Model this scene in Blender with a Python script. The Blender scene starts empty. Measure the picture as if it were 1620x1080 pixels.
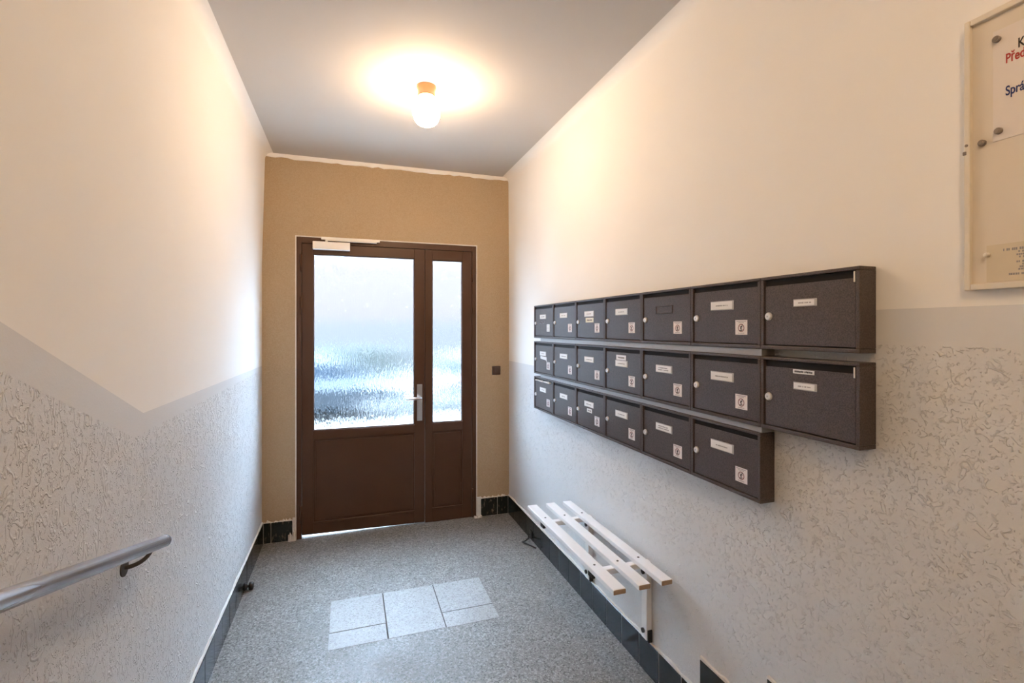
import bpy, bmesh, math, random
from mathutils import Vector, Matrix
rnd = random.Random(7)
scn = bpy.context.scene
COL = scn.collection

# ------------------------------------------------------------------ camera
CAM_Z = 1.57
YAW = math.atan(258 / 768)
cd = bpy.data.cameras.new('camera')
cd.sensor_width = 36.0
cd.lens = 768 / 1620 * 36.0
cd.shift_y = -20 / 1620
cd.clip_start = 0.02
cam = bpy.data.objects.new('camera', cd)
COL.objects.link(cam)
cam.location = (0, 0, CAM_Z)
cam.rotation_euler = (math.pi / 2, 0, -YAW)
scn.camera = cam

# ------------------------------------------------------------------ view / cycles
scn.view_settings.view_transform = 'Standard'
scn.view_settings.look = 'None'
scn.view_settings.gamma = 1.0
scn.view_settings.use_curve_mapping = False
scn.view_settings.exposure = 0.0
SKY = 62.0            # overcast sky, zenith radiance
LAMP = 128.0          # glowing globe radiance
cy = scn.cycles
cy.use_denoising = True
cy.max_bounces = 12
cy.diffuse_bounces = 7
cy.glossy_bounces = 4
cy.transmission_bounces = 8
cy.caustics_refractive = True
cy.caustics_reflective = True
cy.sample_clamp_indirect = 0.0
cy.blur_glossy = 0.5

# ------------------------------------------------------------------ world: overcast sky
w = bpy.data.worlds.new('overcast_sky')
scn.world = w
w.use_nodes = True
nt = w.node_tree
nt.nodes.clear()
tc = nt.nodes.new('ShaderNodeTexCoord')
sep = nt.nodes.new('ShaderNodeSeparateXYZ')
ma = nt.nodes.new('ShaderNodeMath'); ma.operation = 'MAXIMUM'; ma.inputs[1].default_value = 0.0
mm = nt.nodes.new('ShaderNodeMath'); mm.operation = 'MULTIPLY_ADD'
mm.inputs[1].default_value = 2 / 3 * SKY; mm.inputs[2].default_value = 1 / 3 * SKY
bg = nt.nodes.new('ShaderNodeBackground')
bg.inputs['Color'].default_value = (0.58, 0.785, 1.0, 1)
wo = nt.nodes.new('ShaderNodeOutputWorld')
nt.links.new(tc.outputs['Generated'], sep.inputs[0])
nt.links.new(sep.outputs['Z'], ma.inputs[0])
nt.links.new(ma.outputs[0], mm.inputs[0])
nt.links.new(mm.outputs[0], bg.inputs['Strength'])
nt.links.new(bg.outputs[0], wo.inputs['Surface'])

# ------------------------------------------------------------------ helpers
def prop(o, label=None, cat=None, group=None, kind=None):
    if label: o['label'] = label
    if cat: o['category'] = cat
    if group: o['group'] = group
    if kind: o['kind'] = kind
    return o

def empty(name, loc, label, cat, group=None, rz=0.0):
    o = bpy.data.objects.new(name, None)
    o.empty_display_size = 0.05
    o.location = loc
    o.rotation_euler = (0, 0, rz)
    COL.objects.link(o)
    return prop(o, label, cat, group)

def obj(name, bm, mats, parent=None, smooth=False, loc=None):
    me = bpy.data.meshes.new(name)
    bmesh.ops.recalc_face_normals(bm, faces=bm.faces[:])
    if smooth:
        for f in bm.faces: f.smooth = True
    bm.to_mesh(me); bm.free()
    for m in (mats if isinstance(mats, (list, tuple)) else [mats]):
        me.materials.append(m)
    return link(name, me, parent, loc)

def link(name, me, parent=None, loc=None):
    o = bpy.data.objects.new(name, me)
    COL.objects.link(o)
    if parent: o.parent = parent
    if loc: o.location = loc
    return o

def N(): return bmesh.new()

def box(bm, a, b, mat=0, bev=0.0, seg=2):
    x0, y0, z0 = (min(a[i], b[i]) for i in range(3))
    x1, y1, z1 = (max(a[i], b[i]) for i in range(3))
    v = [bm.verts.new(p) for p in ((x0,y0,z0),(x1,y0,z0),(x1,y1,z0),(x0,y1,z0),(x0,y0,z1),(x1,y0,z1),(x1,y1,z1),(x0,y1,z1))]
    fs = [bm.faces.new([v[i] for i in q]) for q in ((0,3,2,1),(4,5,6,7),(0,1,5,4),(1,2,6,5),(2,3,7,6),(3,0,4,7))]
    for f in fs: f.material_index = mat
    if bev > 0:
        es = list({e for f in fs for e in f.edges})
        r = bmesh.ops.bevel(bm, geom=es, offset=bev, segments=seg, profile=0.5, affect='EDGES')
        for f in r['faces']: f.material_index = mat
    return bm

def tube(bm, pts, r, n=14, mat=0, cap=True):
    pts = [Vector(p) for p in pts]
    rings = []
    up = Vector((0.13, 0.07, 1)).normalized()
    for i, p in enumerate(pts):
        t = (pts[min(i+1, len(pts)-1)] - pts[max(i-1, 0)]).normalized()
        s = t.cross(up)
        if s.length < 1e-3: s = t.cross(Vector((1, 0, 0)))
        s.normalize(); q = s.cross(t).normalized()
        rr = r[i] if isinstance(r, (list, tuple)) else r
        rings.append([bm.verts.new(p + (s*math.cos(2*math.pi*k/n) + q*math.sin(2*math.pi*k/n))*rr) for k in range(n)])
    for a, b in zip(rings, rings[1:]):
        for k in range(n):
            f = bm.faces.new((a[k], a[(k+1) % n], b[(k+1) % n], b[k])); f.material_index = mat; f.smooth = True
    if cap:
        for rg in (rings[0], rings[-1]):
            f = bm.faces.new(rg); f.material_index = mat
    return bm

def cyl(bm, a, b, r, n=20, mat=0):
    return tube(bm, [a, b], r, n, mat)

def lathe(bm, prof, n=32, c=(0,0,0), mat=0):
    rings = []
    for (r, z) in prof:
        if r < 1e-5: rings.append([bm.verts.new((c[0], c[1], c[2]+z))])
        else: rings.append([bm.verts.new((c[0]+r*math.cos(2*math.pi*k/n), c[1]+r*math.sin(2*math.pi*k/n), c[2]+z)) for k in range(n)])
    for a, b in zip(rings, rings[1:]):
        for k in range(n):
            k2 = (k+1) % n
            if len(a) == 1 and len(b) == 1: continue
            if len(a) == 1: f = bm.faces.new((a[0], b[k], b[k2]))
            elif len(b) == 1: f = bm.faces.new((a[k], a[k2], b[0]))
            else: f = bm.faces.new((a[k], a[k2], b[k2], b[k]))
            f.material_index = mat; f.smooth = True
    return bm

def prism(bm, poly, axis, lo, hi, mat=0):
    """extrude a 2-D polygon along axis ('x','y','z')"""
    def P(u, v, h):
        return {'x': (h, u, v), 'y': (u, h, v), 'z': (u, v, h)}[axis]
    a = [bm.verts.new(P(u, v, lo)) for u, v in poly]
    b = [bm.verts.new(P(u, v, hi)) for u, v in poly]
    n = len(poly)
    fs = [bm.faces.new(a[::-1]), bm.faces.new(b)]
    for i in range(n):
        fs.append(bm.faces.new((a[i], a[(i+1) % n], b[(i+1) % n], b[i])))
    for f in fs: f.material_index = mat
    return fs

# ------------------------------------------------------------------ materials
class NT:
    def __init__(self, name):
        self.m = bpy.data.materials.new(name); self.m.use_nodes = True
        self.t = self.m.node_tree
        self.b = self.t.nodes['Principled BSDF']
        self.co = self.n('ShaderNodeTexCoord').outputs['Object']
    def n(self, t, **k):
        o = self.t.nodes.new(t)
        for a, v in k.items(): setattr(o, a, v)
        return o
    def l(self, a, b): self.t.links.new(a, b)
    def mapping(self, scale):
        o = self.n('ShaderNodeMapping'); o.inputs['Scale'].default_value = scale
        self.l(self.co, o.inputs['Vector']); return o.outputs[0]
    def noise(self, scale, detail=3, rough=0.5, dist=0.0, vec=None):
        o = self.n('ShaderNodeTexNoise')
        o.inputs['Scale'].default_value = scale; o.inputs['Detail'].default_value = detail
        o.inputs['Roughness'].default_value = rough; o.inputs['Distortion'].default_value = dist
        self.l(vec or self.co, o.inputs['Vector']); return o.outputs['Fac']
    def ramp(self, fac, stops, interp='LINEAR'):
        o = self.n('ShaderNodeValToRGB'); cr = o.color_ramp; cr.interpolation = interp
        while len(cr.elements) < len(stops): cr.elements.new(0.5)
        for e, (p, c) in zip(cr.elements, stops):
            e.position = p; e.color = (c, c, c, 1) if isinstance(c, (int, float)) else (*c, 1)
        self.l(fac, o.inputs['Fac']); return o.outputs['Color']
    def math(self, op, a, b=None):
        o = self.n('ShaderNodeMath', operation=op)
        for i, v in enumerate((a, b)):
            if v is None: continue
            if isinstance(v, (int, float)): o.inputs[i].default_value = v
            else: self.l(v, o.inputs[i])
        return o.outputs[0]
    def mix(self, fac, a, b):
        o = self.n('ShaderNodeMix', data_type='RGBA')
        for s, v in (('Factor', fac), ('A', a), ('B', b)):
            i = {'Factor': 0, 'A': 6, 'B': 7}[s]
            if isinstance(v, (int, float)): o.inputs[i].default_value = v
            elif isinstance(v, tuple): o.inputs[i].default_value = (*v, 1)
            else: self.l(v, o.inputs[i])
        return o.outputs[2]
    def bump(self, h, strength=0.3, dist=0.002, chain=None):
        o = self.n('ShaderNodeBump'); o.inputs['Strength'].default_value = strength
        o.inputs['Distance'].default_value = dist
        self.l(h, o.inputs['Height'])
        if chain: self.l(chain, o.inputs['Normal'])
        self.l(o.outputs[0], self.b.inputs['Normal']); return o.outputs[0]
    def set(self, color=None, rough=None, metal=None, spec=None):
        for k, v in (('Base Color', color), ('Roughness', rough), ('Metallic', metal), ('Specular IOR Level', spec)):
            if v is None: continue
            if isinstance(v, tuple): self.b.inputs[k].default_value = (*v, 1)
            elif isinstance(v, (int, float)): self.b.inputs[k].default_value = v
            else: self.l(v, self.b.inputs[k])
        return self

def plain(name, col, rough=0.5, metal=0.0, spec=0.5, grain=0.04, gscale=60, bump=0.0):
    t = NT(name)
    n = t.noise(gscale, 3)
    c = t.mix(n, tuple(max(0, v*(1-grain)) for v in col), tuple(min(1, v*(1+grain)) for v in col))
    t.set(c, rough, metal, spec)
    if bump: t.bump(t.noise(gscale*4, 2), bump, 0.001)
    return t.m

def mat_upper():
    t = NT('cream_white_paint')
    t.set(t.mix(t.noise(3, 4), (0.84, 0.82, 0.785), (0.87, 0.85, 0.815)), 0.75, spec=0.25)
    t.bump(t.noise(90, 4, 0.6), 0.10, 0.002)
    return t.m

def mat_ceiling():
    t = NT('ceiling_paint')
    t.set(t.mix(t.noise(2, 4), (0.54, 0.51, 0.475), (0.58, 0.55, 0.515)), 0.8, spec=0.2)
    b = t.bump(t.noise(6, 3), 0.12, 0.01)
    t.bump(t.noise(110, 4, 0.6), 0.12, 0.002, b)
    return t.m

GREY_A, GREY_B = (0.665, 0.660, 0.655), (0.70, 0.695, 0.69)
def mat_band():
    t = NT('grey_paint_smooth')
    t.set(t.mix(t.noise(4, 4), GREY_A, GREY_B), 0.55, spec=0.35)
    t.bump(t.noise(160, 4, 0.7), 0.22, 0.002)
    return t.m

def mat_plaster(name, zs, strength, thin=0.0, fine=1.0):
    """grey paint over a trowelled finish with worm-like raised flecks"""
    t = NT(name)
    v = t.mapping((1, 1, zs))
    fl = None
    for sc, off, w, mlo in ((21, 0.5, 0.030, 0.47), (36, 0.47, 0.034, 0.49), (60, 0.52, 0.045, 0.53)):
        sc *= fine; w *= 0.8 if fine > 1 else 1.0
        a = t.noise(sc, 1.5, 0.5, 0.9, v)
        ridge = t.ramp(t.math('ABSOLUTE', t.math('SUBTRACT', a, off)), [(0.0, 1.0), (w * 0.5, 0.7), (w, 0.0)])
        mask = t.ramp(t.noise(sc * 1.15, 2, 0.6, 0.2), [(mlo + thin, 0.0), (mlo + thin + 0.07, 1.0)])
        r = t.math('MULTIPLY', ridge, mask)
        fl = r if fl is None else t.math('MAXIMUM', fl, r)
    h = t.math('ADD', fl, t.math('MULTIPLY', t.noise(170, 4, 0.7), 0.30))
    t.set(t.mix(t.noise(4, 4), GREY_A, GREY_B), 0.48, spec=0.45)
    t.bump(h, strength, 0.0045)
    return t.m

def mat_tan():
    t = NT('tan_render')
    c = t.mix(t.noise(2.2, 5, 0.6), (0.37, 0.27, 0.165), (0.46, 0.345, 0.215))
    c = t.mix(t.ramp(t.noise(140, 3), [(0.3, 0.0), (0.7, 1.0)]), c, (0.47, 0.36, 0.24))
    t.set(c, 0.9, spec=0.15)
    b = t.bump(t.noise(9, 3), 0.25, 0.008)
    t.bump(t.noise(170, 4, 0.7), 0.35, 0.002, b)
    return t.m

def mat_terrazzo(name, base, light, dark, rough):
    t = NT(name)
    vo = t.n('ShaderNodeTexVoronoi'); vo.inputs['Scale'].default_value = 135
    t.l(t.co, vo.inputs['Vector'])
    s = t.n('ShaderNodeSeparateColor'); t.l(vo.outputs['Color'], s.inputs[0])
    c1 = t.ramp(s.outputs[0], [(0.0, dark), (0.16, dark), (0.2, base), (0.78, base), (0.84, light), (1.0, light)])
    vo2 = t.n('ShaderNodeTexVoronoi'); vo2.inputs['Scale'].default_value = 240
    t.l(t.co, vo2.inputs['Vector'])
    s2 = t.n('ShaderNodeSeparateColor'); t.l(vo2.outputs['Color'], s2.inputs[0])
    c2 = t.ramp(s2.outputs[1], [(0.0, dark), (0.10, dark), (0.18, base), (0.85, base), (0.95, light)])
    c = t.mix(0.45, c1, c2)
    c = t.mix(t.ramp(t.noise(2.5, 5, 0.6), [(0.35, 0.0), (0.75, 0.35)]), c, tuple(v*0.72 for v in base))
    t.set(c, t.ramp(t.noise(5, 4), [(0.3, rough-0.06), (0.7, rough+0.10)]), spec=0.32)
    t.bump(s2.outputs[0], 0.04, 0.001)
    return t.m

def mat_glass():
    t = NT('rain_glass')
    t.t.nodes.remove(t.b)
    out = t.t.nodes['Material Output']
    rf = t.n('ShaderNodeBsdfRefraction'); rf.inputs['IOR'].default_value = 1.35
    rf.inputs['Roughness'].default_value = 0.11; rf.inputs['Color'].default_value = (0.95, 0.97, 1, 1)
    gl = t.n('ShaderNodeBsdfGlossy'); gl.inputs['Roughness'].default_value = 0.2
    mx = t.n('ShaderNodeMixShader'); mx.inputs[0].default_value = 0.05
    v = t.mapping((1, 1, 0.16))
    h = t.math('ADD', t.noise(95, 2, 0.5, 0.4, v), t.math('MULTIPLY', t.noise(260, 2, 0.5, 0, v), 0.4))
    bp = t.n('ShaderNodeBump'); bp.inputs['Strength'].default_value = 0.75; bp.inputs['Distance'].default_value = 0.0035
    t.l(h, bp.inputs['Height'])
    t.l(bp.outputs[0], rf.inputs['Normal']); t.l(bp.outputs[0], gl.inputs['Normal'])
    t.l(rf.outputs[0], mx.inputs[1]); t.l(gl.outputs[0], mx.inputs[2]); t.l(mx.outputs[0], out.inputs['Surface'])
    return t.m

def mat_box():
    t = NT('brown_hammered_paint')
    n = t.noise(300, 2, 0.6)
    t.set(t.mix(t.ramp(n, [(0.35, 0.0), (0.65, 1.0)]), (0.036, 0.024, 0.020), (0.092, 0.065, 0.056)), 0.42, spec=0.55)
    t.bump(n, 0.35, 0.0012)
    return t.m

def mat_door():
    t = NT('brown_door_enamel')
    t.set(t.mix(t.noise(7, 5), (0.064, 0.027, 0.013), (0.081, 0.035, 0.017)), 0.42, spec=0.4)
    t.bump(t.noise(230, 3), 0.12, 0.001)
    return t.m

def mat_skirt(name, smear):
    t = NT(name)
    c = t.mix(t.noise(14, 4), (0.008, 0.012, 0.012), (0.016, 0.024, 0.024))
    if smear:
        v = t.mapping((1, 1, 0.35))
        c = t.mix(t.ramp(t.noise(42, 5, 0.65, 0.3, v), [(0.56, 0.0), (0.70, 0.75)]), c, (0.36, 0.29, 0.22))
    t.set(c, 0.16, spec=0.5)
    t.bump(t.noise(8, 2), 0.05, 0.004)
    return t.m

def mat_emit(name, col, s):
    t = NT(name)
    t.set(col, 0.3)
    t.b.inputs['Emission Color'].default_value = (*col, 1)
    t.b.inputs['Emission Strength'].default_value = s
    return t.m

M_UP, M_CEIL, M_BAND, M_TAN = mat_upper(), mat_ceiling(), mat_band(), mat_tan()
M_PL = mat_plaster('grey_paint_flecked_left', 0.55, 0.75)
M_PR = mat_plaster('grey_paint_flecked_right', 1.0, 0.75, 0.046, 1.40)
M_FLOOR = mat_terrazzo('terrazzo', (0.225, 0.212, 0.195), (0.42, 0.40, 0.375), (0.055, 0.052, 0.049), 0.52)
M_SLAB = mat_terrazzo('pale_terrazzo', (0.345, 0.335, 0.322), (0.43, 0.42, 0.405), (0.19, 0.185, 0.18), 0.46)
M_GLASS, M_BOX, M_DOOR = mat_glass(), mat_box(), mat_door()
M_TILE, M_TILES = mat_skirt('black_glazed_tile', False), mat_skirt('black_glazed_tile_smeared', True)
M_GROUT = plain('grey_mortar', (0.30, 0.28, 0.25), 0.9, grain=0.2, bump=0.4)
M_JOINT = plain('dark_joint', (0.08, 0.075, 0.07), 0.9)
M_LIP = plain('pale_plaster_lip', (0.70, 0.66, 0.61), 0.85, grain=0.15, gscale=30, bump=0.5)
M_WHITE = plain('white_gloss_paint', (0.80, 0.79, 0.78), 0.32, grain=0.02)
M_CLOSER = plain('white_enamel', (0.80, 0.77, 0.72), 0.35, grain=0.02)
M_ENDSHADE = plain('slat_end_shade_tan', (0.40, 0.28, 0.18), 0.7, grain=0.15, gscale=90)
M_STEEL = plain('brushed_steel', (0.62, 0.62, 0.63), 0.32, 1.0, grain=0.06, gscale=120)
M_CHROME = plain('lock_chrome', (0.72, 0.72, 0.73), 0.3, 0.25)
M_RAILM = plain('galvanised_rail', (0.33, 0.33, 0.335), 0.45, 0.2)
M_BLACK = plain('black_iron', (0.022, 0.020, 0.019), 0.5, 0.3)
M_DARKB = plain('dark_bracket', (0.075, 0.068, 0.060), 0.55, 0.3)
M_ALU = plain('handrail_grey', (0.52, 0.52, 0.54), 0.27, 0.65, grain=0.04)
M_CARD = plain('white_card', (0.80, 0.79, 0.78), 0.55, grain=0.02)
M_CARDY = plain('yellowed_card', (0.78, 0.75, 0.62), 0.6, grain=0.02)
M_HOLD = plain('clear_plastic_holder', (0.46, 0.44, 0.43), 0.25, grain=0.05)
M_STICK = plain('pale_pink_sticker', (0.80, 0.73, 0.71), 0.5, grain=0.02)
M_INKG = plain('grey_print', (0.30, 0.28, 0.28), 0.7)
M_INKK = plain('black_print', (0.02, 0.018, 0.018), 0.6)
M_INKR = plain('dark_red_print', (0.20, 0.055, 0.055), 0.6)
M_RED = plain('red_print', (0.42, 0.035, 0.03), 0.6)
M_NAVY = plain('navy_print', (0.03, 0.045, 0.17), 0.6)
M_SCRIB = plain('white_scribble', (0.40, 0.40, 0.42), 0.8)
M_BRASSB = plain('tan_porcelain', (0.24, 0.13, 0.06), 0.35)
M_GLOBE = mat_emit('glowing_opal_glass', (1.0, 0.69, 0.42), LAMP)
M_GLOBE_FILL = mat_emit('fill_lamp_glow', (1.0, 0.70, 0.43), LAMP * 1.06)  # globe of the added fill lamp that brightens the near walls
M_SWITCH = plain('brown_bakelite', (0.070, 0.040, 0.026), 0.4)
M_BOARD = plain('cream_board', (0.70, 0.63, 0.53), 0.6, grain=0.04, gscale=14)
M_BFRAME = plain('cream_frame_paint', (0.72, 0.66, 0.56), 0.45, grain=0.08, gscale=25)
M_PAPER = plain('white_paper', (0.74, 0.68, 0.63), 0.7, grain=0.02)
M_LABEL = plain('yellowed_paper', (0.64, 0.56, 0.42), 0.7, grain=0.06, gscale=20)
M_MAGN = plain('grey_magnet', (0.24, 0.20, 0.17), 0.4)
M_PIN = plain('white_pin', (0.82, 0.78, 0.72), 0.3)

# ------------------------------------------------------------------ dimensions (metres)
XL, XR, D = -0.602, 1.296, 3.94        # side walls, door wall
CEIL = 2.862
YB = -2.6                              # back end of the stairwell
STEP = [(1.55, 0.142), (1.232, 0.284), (0.914, 0.426), (0.596, 0.568), (0.278, 0.710)]

# ------------------------------------------------------------------ structure
# floor: hall level, five steps and the upper landing in one piece
bm = N()
poly = [(4.30, 0.0), (1.55, 0.0)]
for i, (y, z) in enumerate(STEP):
    poly.append((y, z))
    poly.append((STEP[i+1][0] if i+1 < len(STEP) else YB - 0.1, z))
poly += [(YB - 0.1, -0.25), (4.30, -0.25)]
prism(bm, poly, 'x', XL - 0.12, XR + 0.12)
floor = prop(obj('floor', bm, M_FLOOR), kind='structure')
g = 0.0028
for (x0, x1, y0, y1) in ((-0.100, 0.190, 2.670, 2.984), (-0.101, 0.188, 2.527, 2.670), (0.190, 0.486, 2.528, 2.981),
                         (0.486, 0.780, 2.668, 2.979), (0.486, 0.780, 2.524, 2.668)):
    b2 = N(); box(b2, (x0+g, y0+g, -0.012), (x1-g, y1-g, 0.0012), bev=0.0008, seg=1)
    obj('tile', b2, M_SLAB, floor)
b2 = N(); box(b2, (-0.096, 2.532, -0.01), (0.776, 2.976, 0.0004))
obj('joint_bed', b2, M_JOINT, floor)

# ceiling slab
bm = N(); box(bm, (XL - 0.12, YB - 0.12, CEIL), (XR + 0.12, D + 0.02, CEIL + 0.2))
prop(obj('ceiling', bm, M_CEIL), kind='structure')

def side_wall(name, X, sgn, dado, low, lean, mats):
    """sgn: direction pointing out of the room; painted in three zones and coved into the ceiling"""
    ys = sorted({YB, D + 0.02} | {y for y, _ in dado} | {y for y, _ in low})
    def at(tab, y):
        tab = sorted(tab)
        if y <= tab[0][0]: return tab[0][1]
        for (a, za), (b, zb) in zip(tab, tab[1:]):
            if y <= b: return za + (zb - za) * (y - a) / (b - a)
        return tab[-1][1]
    bm = N(); rows = []
    R = 0.055
    for y in ys:
        zs = [(0.0, -0.03), (0.0, at(low, y)), (0.0, at(dado, y)), (0.0, 2.02), (lean, CEIL - R)]
        for k in range(1, 7):
            a = k / 6 * math.pi / 2
            zs.append((lean + R * (1 - math.cos(a)), CEIL - R + R * math.sin(a)))
        rows.append([bm.verts.new((X - sgn * dx, y, z)) for dx, z in zs])
    for a, b in zip(rows, rows[1:]):
        for k in range(len(a) - 1):
            f = bm.faces.new((a[k], a[k+1], b[k+1], b[k]))
            f.material_index = 0 if k >= 2 else (1 if k == 1 else 2)
            f.smooth = k >= 4
    # back face of the masonry
    o = [bm.verts.new((X + sgn * 0.12, y, z)) for y, z in ((YB, -0.03), (D + 0.02, -0.03), (D + 0.02, CEIL), (YB, CEIL))]
    bm.faces.new(o)
    me = bpy.data.meshes.new(name); bm.to_mesh(me); bm.free()
    for m in mats: me.materials.append(m)
    return prop(link(name, me), kind='structure')

dl = [(YB, 1.944), (0.278, 1.944), (1.784, 1.310), (D + 0.02, 1.300)]
ll = [(YB, 1.856), (0.278, 1.856), (1.716, 1.248), (D + 0.02, 1.272)]
side_wall('wall_left', XL, -1, dl, ll, 0.020, (M_UP, M_BAND, M_PL))
dr = [(YB, 1.622), (1.56, 1.619), (2.33, 1.298), (D + 0.02, 1.298)]
lr = [(YB, 1.532), (1.56, 1.529), (2.33, 1.21), (D + 0.02, 1.23)]
side_wall('wall_right', XR, 1, dr, lr, 0.004, (M_UP, M_BAND, M_PR))

# end wall of the stairwell behind the camera
bm = N(); box(bm, (XL - 0.12, YB - 0.12, -0.03), (XR + 0.12, YB, CEIL))
prop(obj('wall_rear', bm, M_UP), kind='structure')

# door wall: tan render inside, pale facade outside, opening for the door
OX0, OX1, OZ = -0.372, 1.009, 2.259
bm = N()
for (x0, x1, z0, z1) in ((-5.0, OX0, -0.45, 9.0), (OX1, 6.0, -0.45, 9.0), (OX0, OX1, OZ, 9.0)):
    box(bm, (x0, D, z0), (x1, 4.30, z1))
for f in bm.faces:
    c = f.calc_center_median()
    f.material_index = 0 if abs(c.y - D) < 1e-4 else 1
M_FACADE = plain('pale_facade', (0.62, 0.60, 0.57), 0.85, grain=0.06, gscale=8)
prop(obj('wall_front', bm, [M_TAN, M_FACADE]), kind='structure')

def ragged(bm, p0, p1, up, n, h, out, amp, seed, mat=0):
    """a ragged-edged fillet of plaster from p0 to p1, height h along up, proud by out"""
    r = random.Random(seed); p0 = Vector(p0); p1 = Vector(p1); up = Vector(up); out = Vector(out)
    lo, hi, lf, hf = [], [], [], []
    for i in range(n + 1):
        p = p0.lerp(p1, i / n); hh = h * (1 + amp * (r.random() - 0.5) * 2)
        lo.append(bm.verts.new(p)); hi.append(bm.verts.new(p + up * hh))
        lf.append(bm.verts.new(p + out)); hf.append(bm.verts.new(p + up * hh * 0.85 + out * (0.6 + 0.4 * r.random())))
    for i in range(n):
        for A, B in ((lf, hf), (hf, hi), (hi, lo), (lo, lf)):
            bm.faces.new((A[i], A[i+1], B[i+1], B[i]))
    for i in (0, n): bm.faces.new((lo[i], lf[i], hf[i], hi[i]))

bm = N()
ragged(bm, (XL, D + 0.001, CEIL - 0.002), (XR, D + 0.001, CEIL - 0.002), (0, 0, -1), 44, 0.030, (0, -0.010, 0), 0.22, 3)
prop(obj('trim_1', bm, M_UP), kind='structure')

# skirting: mortar bed with single glazed tiles
def skirting(name, seed):
    bm = N()
    return bm
TH, TT = 0.150, 0.010
def tile_x(parent, x, s, y0, y1, z0, z1, m=M_TILE):
    b = N(); e = 0.0019
    t = TT + rnd.uniform(-0.0006, 0.0006)
    box(b, (x, y0 + e, z0 + 0.001), (x - s * t, y1 - e, z1), bev=0.0012, seg=1)
    return obj('tile', b, m, parent)

bm = N(); box(bm, (XR, 1.55, 0), (XR - 0.0075, D, TH - 0.003))
for i, (y, z) in enumerate(STEP):
    y2 = STEP[i+1][0] if i + 1 < len(STEP) else -1.0
    box(bm, (XR, y2, z), (XR - 0.0075, y, z + TH - 0.003))
ragged(bm, (XR, 1.55, TH - 0.002), (XR, D, TH - 0.002), (0, 0, 1), 60, 0.012, (-0.0085, 0, 0), 0.45, 5)
for i, (y, z) in enumerate(STEP[:3]):
    ragged(bm, (XR, STEP[i+1][0], z + TH - 0.002), (XR, y, z + TH - 0.002), (0, 0, 1), 10, 0.012, (-0.0085, 0, 0), 0.4, 50 + i)
bbr = prop(obj('baseboard_right', bm, M_LIP), kind='structure')
ys = [1.55] + [1.661 + 0.1525 * k for k in range(15)] + [D - 0.001]
for a, b in zip(ys, ys[1:]): tile_x(bbr, XR, 1, a, b, 0, TH)
for i, (y, z) in enumerate(STEP):
    y2 = STEP[i+1][0] if i + 1 < len(STEP) else 0.0
    k = y
    while k > y2 + 0.01:
        tile_x(bbr, XR, 1, max(y2, k - 0.1525), k, z, z + TH); k -= 0.1525

bm = N(); box(bm, (XL, 1.55, 0), (XL + 0.0075, D, TH - 0.003))
for i, (y, z) in enumerate(STEP):
    y2 = STEP[i+1][0] if i + 1 < len(STEP) else -1.0
    box(bm, (XL, y2, z), (XL + 0.0075, y, z + TH - 0.003))
ragged(bm, (XL, 1.55, TH - 0.002), (XL, D, TH - 0.002), (0, 0, 1), 60, 0.012, (0.0085, 0, 0), 0.45, 6)
bbl = prop(obj('baseboard_left', bm, M_LIP), kind='structure')
ys = [1.55] + [1.660 + 0.1525 * k for k in range(15)] + [D - 0.001]
for a, b in zip(ys, ys[1:]): tile_x(bbl, XL, -1, a, b, 0, TH)
for i, (y, z) in enumerate(STEP):
    y2 = STEP[i+1][0] if i + 1 < len(STEP) else 0.0
    k = y
    while k > y2 + 0.01:
        tile_x(bbl, XL, -1, max(y2, k - 0.1525), k, z, z + TH); k -= 0.1525

bm = N()
for x0, x1 in ((XL + 0.010, -0.374), (1.010, XR - 0.010)):
    box(bm, (x0, D, 0), (x1, D - 0.007, TH - 0.004))
ragged(bm, (XL + 0.01, D, TH - 0.006), (-0.372, D, TH - 0.006), (0, 0, 1), 26, 0.016, (0, -0.010, 0), 0.6, 8)
ragged(bm, (1.010, D, TH - 0.006), (XR - 0.01, D, TH - 0.006), (0, 0, 1), 26, 0.016, (0, -0.010, 0), 0.6, 9)
# filler of plaster beside the door frame and crumbs at its foot
box(bm, (-0.397, D, 0), (-0.374, D - 0.009, 0.17), bev=0.002, seg=1)
box(bm, (1.011, D, 0), (1.045, D - 0.009, 0.165), bev=0.002, seg=1)
ragged(bm, (-0.425, D - 0.006, 0.0), (-0.372, D - 0.006, 0.0), (0, 0, 1), 9, 0.045, (0, -0.016, 0), 0.8, 10)
ragged(bm, (0.985, D - 0.012, 0.0), (1.052, D - 0.012, 0.0), (0, 0, 1), 9, 0.012, (0, -0.022, 0), 0.6, 11)
bbk = prop(obj('baseboard_front', bm, M_LIP), kind='structure')
def tile_y(x0, x1):
    b = N(); box(b, (x0 + 0.0015, D, 0.002), (x1 - 0.0015, D - TT, TH), bev=0.0012, seg=1)
    obj('tile', b, M_TILES, bbk)
for x0, x1 in ((XL + 0.0105, -0.541), (-0.541, -0.397), (1.046, 1.190), (1.190, XR - 0.0105)): tile_y(x0, x1)

# ------------------------------------------------------------------ the door
def frame_rect(bm, x0, x1, z0, z1, xi0, xi1, zi0, zi1, y0, y1, mat=0, bev=0.002):
    box(bm, (x0, y0, z0), (xi0, y1, z1), mat, bev, 1)
    box(bm, (xi1, y0, z0), (x1, y1, z1), mat, bev, 1)
    if zi1 < z1: box(bm, (xi0, y0, zi1), (xi1, y1, z1), mat, bev, 1)
    if zi0 > z0: box(bm, (xi0, y0, z0), (xi1, y1, zi0), mat, bev, 1)

bm = N()
frame_rect(bm, -0.370, 1.007, 0.0, 2.257, -0.335, 0.974, 0.0, 2.212, D - 0.004, D + 0.075)
door = prop(obj('door_1', bm, M_DOOR), kind='structure')
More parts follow.
